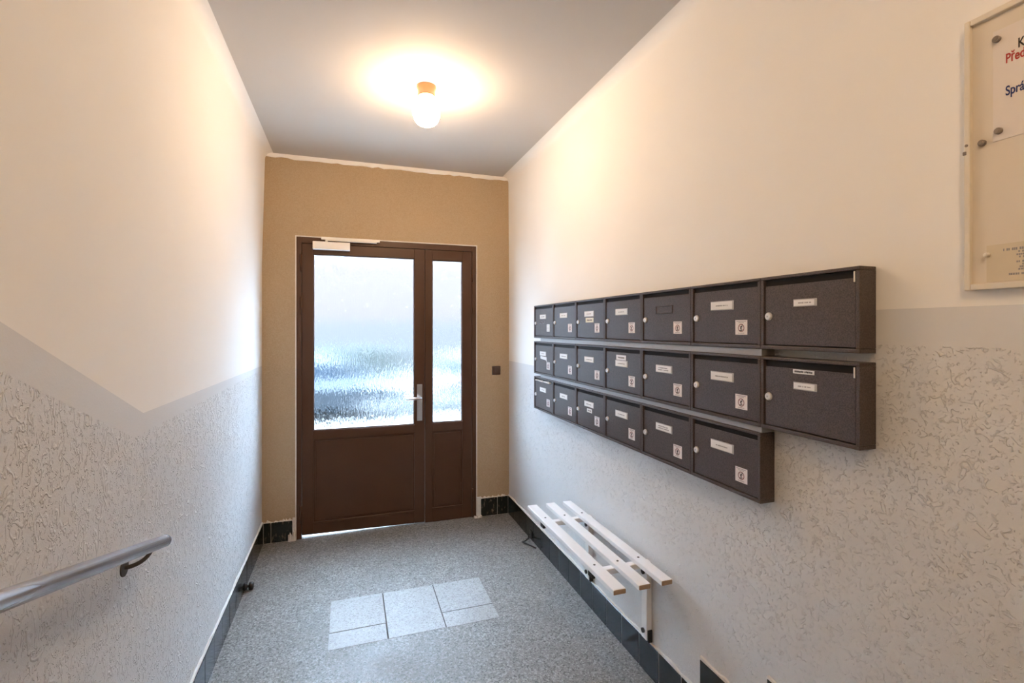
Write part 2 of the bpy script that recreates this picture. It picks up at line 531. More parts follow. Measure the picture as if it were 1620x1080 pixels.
# pale sealant line round the frame
b = N()
frame_rect(b, -0.379, 1.0155, 0.0, 2.266, -0.3705, 1.0075, 0.0, 2.2575, D - 0.006, D + 0.004, bev=0.001)
obj('sealant_strip', b, M_LIP, door)

def leaf(name, x0, x1, z0, z1, gx0, gx1, gz0, gz1, pz0, pz1):
    yf, yb = D + 0.002, D + 0.058
    b = N()
    # stiles and three rails
    box(b, (x0, yf, z0), (gx0, yb, z1), bev=0.002, seg=1)
    box(b, (gx1, yf, z0), (x1, yb, z1), bev=0.002, seg=1)
    box(b, (gx0, yf, gz1), (gx1, yb, z1), bev=0.002, seg=1)
    box(b, (gx0, yf, pz1), (gx1, yb, gz0), bev=0.002, seg=1)
    box(b, (gx0, yf, z0), (gx1, yb, pz0), bev=0.002, seg=1)
    if name == 'main_leaf':      # the foot of the leaf is planed slightly out of level
        for v in b.verts:
            if v.co.z < 0.05: v.co.z += 0.012 * ((gx1 - v.co.x) / (gx1 - gx0)) - 0.008
    lf = obj(name, b, M_DOOR, door)
    b = N(); box(b, (gx0 - 0.004, yf + 0.026, gz0 - 0.004), (gx1 + 0.004, yf + 0.031, gz1 + 0.004))
    obj('pane', b, M_GLASS, lf)
    b = N()   # glazing beads
    for s0, s1 in ((yf + 0.008, yf + 0.026),):
        frame_rect(b, gx0, gx1, gz0, gz1, gx0 + 0.006, gx1 - 0.006, gz0 + 0.006, gz1 - 0.006, s0, s1, bev=0.0015)
    obj('glazing_bead', b, M_DOOR, lf)
    b = N()
    box(b, (gx0, yf + 0.012, pz0), (gx1, yb - 0.008, pz1))
    box(b, (gx0 + 0.016, yf + 0.007, pz0 + 0.016), (gx1 - 0.016, yf + 0.013, pz1 - 0.016), bev=0.004, seg=2)
    obj('lower_panel', b, M_DOOR, lf)
    b = N()
    box(b, (gx0 - 0.004, yf - 0.003, pz0 - 0.010), (gx1 + 0.004, yf + 0.012, pz0 + 0.003), bev=0.002, seg=1)
    obj('weather_bar', b, M_DOOR, lf)
    return lf

leaf1 = leaf('main_leaf', -0.333, 0.5805, 0.020, 2.210, -0.254, 0.4985, 0.802, 2.134, 0.110, 0.735)
leaf2 = leaf('side_leaf', 0.5835, 0.972, 0.004, 2.210, 0.642, 0.8915, 0.806, 2.129, 0.112, 0.736)

for zc in (2.06, 1.745, 0.185):
    b = N()
    cyl(b, (-0.338, D - 0.010, zc - 0.065), (-0.338, D - 0.010, zc + 0.065), 0.0085, 12)
    box(b, (-0.345, D - 0.006, zc - 0.05), (-0.331, D + 0.002, zc + 0.05))
    obj('hinge', b, M_DOOR, door)
for zc in (2.01, 1.74, 0.19):
    b = N()
    cyl(b, (0.974, D - 0.010, zc - 0.052), (0.974, D - 0.010, zc + 0.052), 0.0075, 12)
    box(b, (0.968, D - 0.006, zc - 0.04), (0.980, D + 0.002, zc + 0.04))
    obj('hinge', b, M_DOOR, door)

# lever handle: inside and outside set
b = N()
box(b, (0.519, D - 0.006, 0.832), (0.560, D + 0.002, 1.124), bev=0.002)
lev = []
hd = obj('handle_plate', b, M_STEEL, leaf1)
b = N()
tube(b, [(0.542, D - 0.004, 1.018), (0.542, D - 0.050, 1.018), (0.534, D - 0.058, 1.018), (0.500, D - 0.060, 1.017), (0.430, D - 0.058, 1.014)],
     [0.010, 0.010, 0.0105, 0.0105, 0.009], 14)
obj('lever', b, M_STEEL, leaf1)
b = N()
box(b, (0.519, D + 0.058, 0.832), (0.560, D + 0.066, 1.124), bev=0.002)
tube(b, [(0.542, D + 0.060, 1.018), (0.542, D + 0.110, 1.018), (0.534, D + 0.118, 1.018), (0.500, D + 0.120, 1.017), (0.430, D + 0.118, 1.014)], 0.010, 12)
obj('outer_lever', b, M_STEEL, leaf1)
b = N()
cyl(b, (0.540, D - 0.010, 0.925), (0.540, D - 0.004, 0.925), 0.010, 16)
obj('lock_cylinder', b, M_STEEL, leaf1)

# door closer on the top rail
b = N(); box(b, (-0.256, D - 0.045, 2.166), (0.008, D + 0.002, 2.224), bev=0.003)
clo = obj('door_closer', b, M_CLOSER, door)
b = N(); box(b, (-0.198, D - 0.030, 2.242), (0.229, D - 0.004, 2.262), bev=0.002)
obj('slide_rail', b, M_CLOSER, clo)
b = N()
box(b, (-0.168, D - 0.036, 2.233), (0.205, D - 0.016, 2.240), bev=0.001, seg=1)
cyl(b, (-0.160, D - 0.026, 2.222), (-0.160, D - 0.026, 2.242), 0.010, 12)
obj('closer_arm', b, M_CLOSER, clo)

# ------------------------------------------------------------------ mailboxes
XF = 1.236
BH, BW, BWE = 0.2245, 0.331, 0.3165
ROWS = [1.507, 1.2585, 1.0145]
Y7 = 1.2075
MD = XR - XF - 0.001

def case_bm(wd):
    b = N(); r = 0.0115; h = wd / 2 - 0.0006
    t = 0.0095
    box(b, (0, -h, BH - t), (MD, h, BH), bev=0.0018)
    box(b, (0, -h, 0), (MD, h, r), bev=0.0018)
    box(b, (0, -h, r), (MD, -h + r, BH - t), bev=0.0012, seg=1)
    box(b, (0, h - r, r), (MD, h, BH - t), bev=0.0012, seg=1)
    box(b, (MD - 0.003, -h + r, r), (MD, h - r, BH - t))
    return b
def flap_bm(wd, slot=0.017):
    b = N(); r = 0.0115; h = wd / 2 - 0.0006 - r - 0.0030
    box(b, (0.0045, -h, r + 0.0030), (0.0070, h, BH - 0.0095 - slot), bev=0.0008, seg=1)
    box(b, (0.0055, -h, BH - 0.0095 - slot - 0.004), (0.0095, h, BH - 0.0095 - slot - 0.0015), bev=0.0005, seg=1)
    return b
def mk(name, bm, mats):
    me = bpy.data.meshes.new(name); bmesh.ops.recalc_face_normals(bm, faces=bm.faces[:])
    bm.to_mesh(me); bm.free()
    for m in (mats if isinstance(mats, (list, tuple)) else [mats]): me.materials.append(m)
    return me

# local frame on a flap: u to the viewer's right = -y, front = -x
def lock_bm():
    b = N(); x = 0.0045
    pts = [(math.cos(a), math.sin(a)) for a in [2*math.pi*k/24 for k in range(24)]]
    tube(b, [(x, 0, 0), (x - 0.0030, 0, 0), (x - 0.0055, 0, 0), (x - 0.0075, 0, 0)], [0.0125, 0.0125, 0.0105, 0.0095], 20)
    tube(b, [(x - 0.0072, 0, 0), (x - 0.0082, 0, 0)], 0.0034, 12, 1)
    box(b, (x - 0.0086, -0.0006, -0.0024), (x - 0.0080, 0.0006, 0.0024), 2)
    return b
ME_LOCK = mk('lock', lock_bm(), [M_CHROME, M_STEEL, M_INKK])

def quadp(b, x, y0, z0, y1, z1, mat, th=0.0004):
    box(b, (x - th, y0, z0), (x, y1, z1), mat)

def sticker_bm():
    b = N(); W, H = 0.052, 0.049; x = 0.0044
    box(b, (x - 0.0005, -W/2, -H/2), (x, W/2, H/2), 0)
    xs = x - 0.00055
    for i, (z, hw, th) in enumerate(((0.0200, 0.021, 0.0022), (0.0155, 0.012, 0.0018), (-0.0195, 0.013, 0.0022))):
        k = -hw
        r = random.Random(20 + i)
        while k < hw:
            ww = r.uniform(0.0016, 0.0042)
            quadp(b, xs, -k, z - th/2, -min(hw, k + ww), z + th/2, 1)
            k += ww + 0.0012
    R, n = 0.0135, 28
    for k in range(n):
        a0, a1 = 2*math.pi*k/n, 2*math.pi*(k+1)/n
        q = [(R*math.cos(a0), R*math.sin(a0)), (R*math.cos(a1), R*math.sin(a1)), ((R-0.0024)*math.cos(a1), (R-0.0024)*math.sin(a1)), ((R-0.0024)*math.cos(a0), (R-0.0024)*math.sin(a0))]
        prism(b, [(-u, v - 0.002) for u, v in q], 'x', xs - 0.0004, xs, 2)
    # stooping figure dropping paper: trunk, arm, leg, foot, head
    def stroke(p, q, wd, mat):
        p, q = Vector(p), Vector(q); d = (q - p).normalized(); n_ = Vector((-d.y, d.x)) * wd / 2
        prism(b, [(-(c.x), c.y - 0.002) for c in (p + n_, q + n_, q - n_, p - n_)], 'x', xs - 0.0007, xs - 0.0003, mat)
    stroke((0.001, 0.0065), (-0.002, -0.003), 0.0046, 3)
    stroke((-0.001, -0.001), (0.0005, -0.0085), 0.0026, 3)
    stroke((-0.006, -0.0085), (0.0045, -0.0078), 0.0026, 3)
    stroke((-0.001, 0.004), (0.0062, 0.0035), 0.0022, 3)
    stroke((0.003, 0.0088), (0.0058, 0.0085), 0.0040, 3)
    stroke((-0.0095, 0.0088), (0.0095, -0.0088), 0.0010, 2)
    return b
ME_STICK = mk('no_junk_mail_sticker', sticker_bm(), [M_STICK, M_INKG, M_INKR, M_INKK])
def sticker_plain_bm():
    b = N(); x = 0.0044
    box(b, (x - 0.0005, -0.024, -0.024), (x, 0.024, 0.024), 0)
    for i in range(7):
        quadp(b, x - 0.00055, 0.014 - 0.002*(i % 3), 0.017 - i*0.0056, -0.015 + 0.003*(i % 2), 0.0185 - i*0.0056, 1)
    return b
ME_STICKW = mk('printed_white_sticker', sticker_plain_bm(), [M_CARD, M_INKG])

def plate_bm(wd, ht, seed, lines=1, bold=False):
    """name plate: clear holder with rim and a printed card"""
    b = N(); x = 0.0045
    box(b, (x - 0.0016, -wd/2, -ht/2), (x, wd/2, ht/2), 0, 0.0006, 1)
    box(b, (x - 0.0024, -wd/2 + 0.007, -ht/2 + 0.0026), (x - 0.0014, wd/2 - 0.0026, ht/2 - 0.0026), 1)
    r = random.Random(seed)
    for li in range(lines):
        z = (0.0 if lines == 1 else (0.0042 if li == 0 else -0.0042)) - 0.0004
        hw = wd * r.uniform(0.22, 0.30); k = -hw + (0.0 if lines == 1 else -0.006)
        while k < hw:
            ww = r.uniform(0.0018, 0.0036); hh = r.uniform(0.0030, 0.0042)
            quadp(b, x - 0.0024, -k, z - hh/2, -(k + ww*0.75), z + hh/2, 2)
            k += ww + (0.003 if r.random() < 0.12 else 0.0002)
    return b
def card_bm(wd, ht, seed, bold=False, torn=False):
    b = N(); x = 0.0044
    if torn:
        poly = [(wd/2, ht/2), (-wd/2, ht*0.42), (-wd*0.55, -ht*0.95), (-wd*0.40, -ht*0.42), (0.0, -ht*0.33), (wd/2, -ht*0.15)]
        prism(b, poly, 'x', x - 0.0006, x, 0)
        return b
    box(b, (x - 0.0006, -wd/2, -ht/2), (x, wd/2, ht/2), 0)
    r = random.Random(seed); hw = wd * (0.42 if bold else 0.32); k = -hw; hh = ht * (0.45 if bold else 0.28)
    while k < hw:
        ww = r.uniform(0.0022, 0.0040)
        z = (r.random() - 0.5) * 0.0008
        quadp(b, x - 0.0006, -k, z - hh/2, -min(hw, k + ww*0.8), z + hh/2, 1)
        k += ww + (0.003 if r.random() < 0.1 else 0.0003)
    return b
def emptyframe_bm():
    b = N(); x = 0.0045; wd, ht, t = 0.112, 0.034, 0.0032
    for (y0, z0, y1, z1) in ((-wd/2, -ht/2, wd/2, -ht/2 + t), (-wd/2, ht/2 - t, wd/2, ht/2), (-wd/2, -ht/2, -wd/2 + t, ht/2), (wd/2 - t, -ht/2, wd/2, ht/2)):
        box(b, (x - 0.0022, y0, z0), (x, y1, z1), 0, 0.0008, 1)
    return b
def tab_bm():
    b = N(); box(b, (0.0005, -0.0015, -0.016), (0.0045, 0.0015, 0.012), 0, 0.0006, 1); return b

ME_CASE, ME_CASE_E = mk('case', case_bm(BW), M_BOX), mk('case', case_bm(BWE), M_BOX)
ME_FLAP, ME_FLAP_E = mk('flap', flap_bm(BW), M_BOX), mk('flap', flap_bm(BWE, 0.020), M_BOX)
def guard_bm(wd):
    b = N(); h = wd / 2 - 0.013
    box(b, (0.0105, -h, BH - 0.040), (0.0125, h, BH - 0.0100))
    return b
M_SLOT_SHADE = plain('slot_shade_black', (0.010, 0.007, 0.006), 0.6, spec=0.2)  # near-black guard plate: the shade inside the slot is put into its colour
ME_GUARD, ME_GUARD_E = mk('slot_shade_guard', guard_bm(BW), M_SLOT_SHADE), mk('slot_shade_guard', guard_bm(BWE), M_SLOT_SHADE)
ME_TAB = mk('hinge_tab', tab_bm(), M_CARD)
ME_EF = mk('empty_name_frame', emptyframe_bm(), M_BOX)
ORD = {1: 'nearest the door', 2: 'second from the door', 3: 'third from the door', 4: 'fourth from the door', 5: 'fifth from the door', 6: 'sixth from the door', 7: 'farthest from the door'}
FEAT = {
 (1,1): 'name card above faint scribble', (1,2): 'name card with a curled lower edge', (1,3): 'two name cards',
 (1,4): 'single name card and sticker', (1,5): 'empty name frame without a card', (1,6): 'wide name card and sticker', (1,7): 'small name card and no sticker',
 (2,1): 'name card over a torn paper strip', (2,2): 'single name card and sticker', (2,3): 'plain name card and sticker',
 (2,4): 'small card stuck above its name card', (2,5): 'two-line name card and sticker', (2,6): 'one-line name card and sticker', (2,7): 'bold printed strip above its card',
 (3,1): 'papers sticking in its slot', (3,2): 'single name card and sticker', (3,3): 'small extra card under the name card',
 (3,4): 'single name card and sticker', (3,5): 'two-line name card and sticker', (3,6): 'name card, stepped end of row'}
ROWN = {1: 'top', 2: 'middle', 3: 'bottom'}
for r in (1, 2, 3):
    for c in range(1, 8):
        if r == 3 and c == 7: continue
        end = c == 7
        wd = BWE if end else BW
        yc = (Y7 - BWE/2) if end else (Y7 + BW * (6 - c) + BW / 2)
        t = empty('mailbox', (XF, yc, ROWS[r-1] + (0.0 if not (end and r == 1) else 0.0)), 'brown mailbox, %s row, %s: %s' % (ROWN[r], ORD[c], FEAT[(r, c)]), 'mailbox', 'brown mailboxes on the right wall')
        link('case', ME_CASE_E if end else ME_CASE, t)
        fl = link('flap', ME_FLAP_E if end else ME_FLAP, t)
        link('slot_shade_guard', ME_GUARD_E if end else ME_GUARD, t)
        top = BH
        far = wd / 2
        link('lock', ME_LOCK, fl, (0, far - 0.0295, top - 0.123))
        py = far - 0.1595; pz = top - 0.080
        seed = r * 10 + c
        if (r, c) == (1, 5):
            link('empty_name_frame', ME_EF, fl, (0, py, pz - 0.002))
        elif end:
            link('name_plate', mk('name_plate', plate_bm(0.076, 0.022, seed), [M_HOLD, M_CARD, M_INKG]), fl, (0, far - 0.155, top - (0.086 if r == 1 else 0.079)))
            link('hinge_tab', ME_TAB, fl, (0, -far + 0.0165, top - 0.0245))
        else:
            ln = 2 if (r, c) in ((2, 5), (3, 5)) else 1
            link('name_plate', mk('name_plate', plate_bm(0.111, 0.032, seed, ln), [M_HOLD, M_CARD, M_INKG]), fl, (0, py, pz))
        if (r, c) in ((1, 3), (3, 3)):
            big = r == 1
            o = link('extra_card', mk('extra_card', card_bm(0.090 if big else 0.058, 0.026 if big else 0.021, seed+1), [M_CARDY if big else M_CARD, M_INKG]), fl, (0, py - 0.004, pz - 0.034))
        if (r, c) == (2, 4):
            link('extra_card', mk('extra_card', card_bm(0.088, 0.024, seed+1), [M_CARD, M_INKG]), fl, (0, py + 0.004, pz + 0.029))
        if (r, c) == (2, 1):
            link('torn_strip', mk('torn_strip', card_bm(0.108, 0.026, seed+1, torn=True), [M_CARD, M_INKG]), fl, (0, py - 0.006, pz - 0.031))
        if (r, c) == (2, 7):
            link('printed_strip', mk('printed_strip', card_bm(0.069, 0.0120, 5, bold=True), [M_CARD, M_INKK]), fl, (0, far - 0.150, top - 0.0375))
        if (r, c) == (1, 1):
            b = N(); rr = random.Random(4); k = 0.055
            while k > -0.045:
                z0, z1 = rr.uniform(-0.009, 0.009), rr.uniform(-0.009, 0.009)
                tube(b, [(0.0042, k, z0), (0.0042, k - 0.012, z1)], 0.0013, 5); k -= 0.012
            link('scribble', mk('scribble', b, M_SCRIB), fl, (0, py + 0.012, pz - 0.040))
        if (r, c) == (3, 1):
            b = N(); rr = random.Random(9)
            for k in range(7):
                y0 = -0.12 + 0.036 * k
                box(b, (-0.004 - 0.004*rr.random(), y0, BH - 0.0265), (0.02, y0 + 0.030, BH - 0.0265 + rr.uniform(0.004, 0.010)), 0)
            link('papers_in_slot', mk('papers_in_slot', b, M_CARD), t)
        if not end:
            if (r, c) == (1, 1): link('printed_white_sticker', ME_STICKW, fl, (0, -far + 0.0835, top - 0.156))
            else: link('no_junk_mail_sticker', ME_STICK, fl, (0, -far + 0.0835, top - 0.1565))

for (z0, z1, nm) in ((ROWS[1] + BH + 0.0008, ROWS[0] - 0.0008, 'pale grey steel rail between the top and middle rows of mailboxes'),
                     (ROWS[2] + BH + 0.0008, ROWS[1] - 0.0008, 'pale grey steel rail between the middle and bottom rows of mailboxes')):
    b = N(); box(b, (XF + 0.006, Y7 + 0.001, z0), (XR - 0.0005, 3.085, z1), bev=0.001, seg=1)
    o = obj('spacer_rail', b, M_RAILM)
    prop(o, nm, 'rail', 'rails between mailboxes')

# ------------------------------------------------------------------ slatted wall bench
SZ = 0.540
bench = empty('wall_bench', (1.13, 2.17, 0.0), 'white slatted wooden bench on wall brackets under the mailboxes', 'bench')
bl = Vector((1.13, 2.17, 0.0))
def L(x, y, z): return (x - bl.x, y - bl.y, z - bl.z)
for (x0, x1) in ((0.987, 1.044), (1.103, 1.158), (1.211, 1.263)):
    b = N(); box(b, L(x0, 1.684, SZ - 0.021), L(x1, 2.655, SZ), bev=0.003)
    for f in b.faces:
        if abs(f.normal.y) > 0.9: f.material_index = 1  # end faces tan: their dimmer, warmer light is put into the colour
    s = obj('slat', b, [M_WHITE, M_ENDSHADE], bench)
    for yb in (1.894, 2.452):
        b = N(); xm = (x0 + x1) / 2
        cyl(b, L(xm, yb, SZ - 0.001), L(xm, yb, SZ + 0.0018), 0.0052, 12)
        obj('bolt', b, M_DARKB, s)
for yb in (1.894, 2.452):
    b = N(); box(b, L(1.000, yb - 0.016, SZ - 0.046), L(XR - 0.001, yb + 0.016, SZ - 0.0215), bev=0.002, seg=1)
    a = obj('arm', b, M_WHITE, bench)
    b = N()
    box(b, L(0.994, yb - 0.020, SZ - 0.050), L(1.010, yb + 0.020, SZ - 0.0215), bev=0.002, seg=1)
    obj('end_clip', b, M_BLACK, a)
    b = N(); box(b, L(XR - 0.029, yb - 0.020, 0.168), L(XR - 0.001, yb + 0.020, SZ - 0.046), bev=0.002, seg=1)
    p = obj('post', b, M_WHITE, bench)
    for zz in (0.205, 0.47):
        b = N(); cyl(b, L(XR - 0.036, yb + 0.004, zz), L(XR - 0.028, yb + 0.004, zz), 0.011, 10)
        obj('bolt', b, M_BLACK, p)
    b = N(); box(b, L(XR - 0.024, yb - 0.026, 0.160), L(XR - 0.002, yb - 0.018, 0.215), bev=0.001, seg=1)
    obj('foot_bracket', b, M_BLACK, p)

# ------------------------------------------------------------------ handrail on the left wall
hr = empty('handrail', (XL, 1.64, 0.90), 'grey metal tube handrail sloping up along the left wall', 'handrail')
hl = Vector((XL, 1.64, 0.90))
XRL = -0.545
sl = (1.121 - 0.902) / (1.806 - 1.027)
def rail_z(y): return 0.902 + (1.806 - y) * sl
b = N()
tube(b, [Vector((XRL, 1.780, rail_z(1.780))) - hl, Vector((XRL, 0.2, rail_z(0.2))) - hl], 0.0185, 24)
obj('tube', b, M_ALU, hr)
b = N()
dv = Vector((0, 1, -sl)).normalized()
p = Vector((XRL, 1.780, rail_z(1.780))) - hl
tube(b, [p, p + dv * 0.004], [0.0188, 0.0170], 24)
obj('end_cap', b, M_BLACK, hr)
for yb in (1.645, 0.62):
    zw = rail_z(yb) - 0.050
    b = N()
    tube(b, [Vector(q) - hl for q in ((XL + 0.0, yb, zw), (XL + 0.004, yb, zw))], 0.024, 20)
    m = obj('rosette', b, M_DARKB, hr)
    b = N(); pts = []
    for k in range(9):
        a = k / 8 * math.pi / 2
        pts.append(Vector((XL + 0.012 + 0.045 * math.sin(a), yb + 0.004 * k, zw + 0.034 * (1 - math.cos(a)))) - hl)
    pts = [Vector((XL + 0.003, yb, zw)) - hl] + pts
    tube(b, pts, 0.0058, 10)
    obj('bracket_arm', b, M_DARKB, hr)

# ------------------------------------------------------------------ ceiling lamps: the hall's, and an added, unseen fill lamp behind the camera
LX, LY = 0.392, 2.60
lamp = empty('ceiling_lamp', (LX, LY, CEIL), 'glowing opal glass jar lamp on a tan porcelain base in front of the door', 'lamp')
b = N(); lathe(b, [(0.0, 0.0), (0.052, 0.0), (0.052, -0.012), (0.047, -0.020), (0.046, -0.050), (0.049, -0.056), (0.0, -0.056)], 36)
obj('porcelain_base', b, M_BRASSB, lamp)
b = N()
prof = [(0.040, -0.054), (0.044, -0.062), (0.058, -0.080), (0.068, -0.105), (0.0725, -0.135), (0.070, -0.160), (0.062, -0.182), (0.048, -0.198), (0.028, -0.208), (0.0, -0.211)]
lathe(b, prof, 36)
obj('glass_globe', b, M_GLOBE, lamp)
fill_lamp = lamp.copy(); COL.objects.link(fill_lamp); fill_lamp.location = (0.10, -0.45, CEIL)
fill_lamp['label'] = 'added fill lamp, an unseen opal glass jar lamp behind the camera'
for ch in [o for o in COL.objects if o.parent is lamp]:
    c2 = ch.copy(); COL.objects.link(c2); c2.parent = fill_lamp
    if ch.name == 'glass_globe':
        c2.data = ch.data.copy(); c2.data.materials[0] = M_GLOBE_FILL

# ------------------------------------------------------------------ light switch beside the door
sw = empty('light_switch', (1.181, D, 1.182), 'small square brown switch on the tan wall right of the door', 'switch')
b = N(); box(b, (-0.036, -0.012, 0), (0.036, 0, 0.074), bev=0.003); obj('switch_plate', b, M_SWITCH, sw)
b = N(); box(b, (-0.022, -0.016, 0.014), (0.022, -0.011, 0.060), bev=0.002); obj('rocker', b, M_SWITCH, sw)

# ------------------------------------------------------------------ door hook and door stop
hk = empty('door_hook', (XR - 0.01, 3.385, 0.0), 'black iron door hook hanging from the right skirting onto the floor', 'hook')
b = N(); box(b, (-0.008, -0.022, 0.014), (0.000, 0.022, 0.066), bev=0.002, seg=1); obj('wall_plate', b, M_BLACK, hk)
b = N(); tube(b, [(-0.006, 0, 0.040), (-0.020, 0, 0.038), (-0.022, -0.004, 0.018), (-0.020, -0.006, 0.010)], 0.006, 10); obj('eye', b, M_BLACK, hk)
b = N(); tube(b, [(-0.018, -0.006, 0.020), (-0.050, -0.020, 0.007), (-0.078, -0.032, 0.006), (-0.070, -0.050, 0.006), (-0.045, -0.100, 0.006), (-0.022, -0.155, 0.006)], 0.0052, 8); obj('hook_rod', b, M_BLACK, hk)
ds = empty('door_stop', (XL + 0.010, 3.27, 0.0), 'black rubber knob door stop by the left skirting', 'door stop')
b = N(); tube(b, [(0.0, 0, 0.024), (0.012, 0, 0.024), (0.013, 0, 0.024), (0.024, 0, 0.024)], [0.020, 0.018, 0.008, 0.008], 16); obj('stem', b, M_BLACK, ds)
b = N(); tube(b, [(0.023, 0, 0.024), (0.026, 0, 0.024), (0.042, 0, 0.024), (0.046, 0, 0.024)], [0.019, 0.023, 0.023, 0.017], 16); obj('rubber_buffer', b, M_BLACK, ds)

# ------------------------------------------------------------------ notice board on the right wall
NBY, NBZ0, NBZ1, NBW = 0.6914, 1.6534, 2.2370, 0.80
nb = empty('notice_board', (XR, NBY - NBW/2, NBZ0), 'cream framed notice board with a pinned notice on the right wall', 'notice board')
nl = Vector((XR, NBY - NBW/2, NBZ0))
def Q(x, y, z): return (x - nl.x, y - nl.y, z - nl.z)
b = N(); box(b, Q(XR - 0.012, NBY - 0.008, NBZ0 + 0.008), Q(XR - 0.0005, NBY - NBW + 0.008, NBZ1 - 0.008)); obj('back_panel', b, M_BOARD, nb)
for (y0, z0, y1, z1) in ((NBY, NBZ0, NBY - 0.0105, NBZ1), (NBY - NBW + 0.0105, NBZ0, NBY - NBW, NBZ1), (NBY - 0.0112, NBZ0, NBY - NBW + 0.0112, NBZ0 + 0.013), (NBY - 0.0112, NBZ1 - 0.013, NBY - NBW + 0.0112, NBZ1)):
    b = N(); box(b, Q(XR - 0.022, y0, z0), Q(XR - 0.0005, y1, z1), bev=0.002); obj('frame_rail', b, M_BFRAME, nb)
b = N(); box(b, Q(XR - 0.0235, NBY + 0.002, 1.948), Q(XR - 0.012, NBY - 0.005, 1.956), bev=0.001, seg=1)
cyl(b, Q(XR - 0.0235, NBY - 0.005, 1.968), Q(XR - 0.0215, NBY - 0.005, 1.968), 0.003, 8)
obj('catch', b, M_MAGN, nb)
XP = XR - 0.0128
def paper(name, y0, y1, z0, z1, m, label, cat, holes=None):
    root = empty(name, (XP, (y0 + y1) / 2, z0), label, cat)
    b = N(); box(b, (-0.0006, (y0 - y1)/2, 0), (0.0006, (y1 - y0)/2, z1 - z0))
    obj('sheet', b, m, root)
    return root
pap = paper('notice', 0.645, 0.345, 1.962, 2.192, M_PAPER, 'white notice with black, red and blue lettering on the notice board', 'notice')
lab = paper('printed_label', 0.6560, 0.42, 1.6690, 1.746, M_LABEL, 'yellowed label with small print at the foot of the notice board', 'label')

def text(body, root, y, z, size, m, name='lettering'):
    cu = bpy.data.curves.new('t', 'FONT'); cu.body = body; cu.size = size; cu.extrude = 0.0002; cu.offset = size * 0.018
    o = bpy.data.objects.new('t', cu); COL.objects.link(o)
    dg = bpy.context.evaluated_depsgraph_get(); dg.update()
    me = bpy.data.meshes.new_from_object(o.evaluated_get(dg))
    bpy.data.objects.remove(o); bpy.data.curves.remove(cu)
    # text x -> -y, text y -> z, text z -> -x
    me.transform(Matrix(((0, 0, -1, 0), (-1, 0, 0, 0), (0, 1, 0, 0), (0, 0, 0, 1))))
    me.transform(Matrix.Diagonal((1, 0.62, 1, 1)))
    me.materials.clear(); me.materials.append(m)
    t = link(name, me, root)
    t.location = (-0.0009, y - root.location.y, z - root.location.z)
    return t
text('K', pap, 0.6050, 2.1385, 0.027, M_INKK)
text('Před', pap, 0.6245, 2.1165, 0.027, M_RED)
text('Sprá', pap, 0.6245, 2.0500, 0.027, M_NAVY)
# small print on the label (too small to read)
b = N(); r5 = random.Random(31)
for (z, ya, yb, hh) in ((0.0640, 0.628, 0.44, 0.0050), (0.0580, 0.604, 0.46, 0.0036), (0.0520, 0.607, 0.47, 0.0034), (0.0470, 0.603, 0.45, 0.0034),
                        (0.0375, 0.607, 0.46, 0.0036), (0.0320, 0.598, 0.46, 0.0034), (0.0270, 0.602, 0.47, 0.0034), (0.0220, 0.604, 0.45, 0.0034), (0.0130, 0.619, 0.45, 0.0042)):
    k = ya
    while k > yb:
        ww = r5.uniform(0.0022, 0.0042)
        box(b, (-0.0010, k - (0.659+0.0)/1*0 - lab.location.y, z - hh/2), (-0.0006, k - ww*0.78 - lab.location.y, z + hh/2))
        k -= ww + (0.003 if r5.random() < 0.18 else 0.0002)
obj('small_print', b, M_INKG, lab)
mg = 'round grey magnets on the notice board'
def magnet(y, z, label, m, r=0.0065, h=0.008):
    t = empty('magnet' if m is M_MAGN else 'push_pin', (XP - 0.0007, y, z), label, 'magnet' if m is M_MAGN else 'pin')
    b = N(); tube(b, [(0, 0, 0), (-h*0.8, 0, 0), (-h, 0, 0)], [r, r, r*0.8], 16); obj('cap', b, m, t)
    if m is M_MAGN: t['group'] = mg
    b = N(); tube(b, [(-h, 0, 0), (-h - 0.001, 0, 0)], [r*0.6, r*0.55], 12); obj('rim', b, m, t)
magnet(0.6375, 2.173, 'grey magnet at the top corner of the notice', M_MAGN)
magnet(0.6345, 1.981, 'grey magnet at the lower corner of the notice', M_MAGN)
magnet(0.6620, 1.966, 'dark magnet on bare board beside the frame, left of the notice', M_MAGN)
magnet(0.6530, 1.726, 'white push pin at the corner of the yellowed label', M_PIN, 0.0045, 0.011)

# ------------------------------------------------------------------ outside: street seen through the ribbed glass
GZ = -0.43
M_ASPH = plain('wet_asphalt', (0.075, 0.070, 0.064), 0.7, grain=0.08, gscale=4)
b = N(); box(b, (-40, 4.30, GZ - 0.3), (42, 60, GZ)); prop(obj('street', b, M_ASPH), 'asphalt street outside the door', 'street', kind='structure')
b = N()
box(b, (-1.2, 4.30, GZ), (1.9, 5.3, -0.015), bev=0.01)
box(b, (-1.2, 5.3, GZ), (1.9, 5.62, -0.155), bev=0.01)
box(b, (-1.2, 5.62, GZ), (1.9, 5.94, -0.295), bev=0.01)
prop(obj('trim_2', b, M_FACADE), kind='structure')

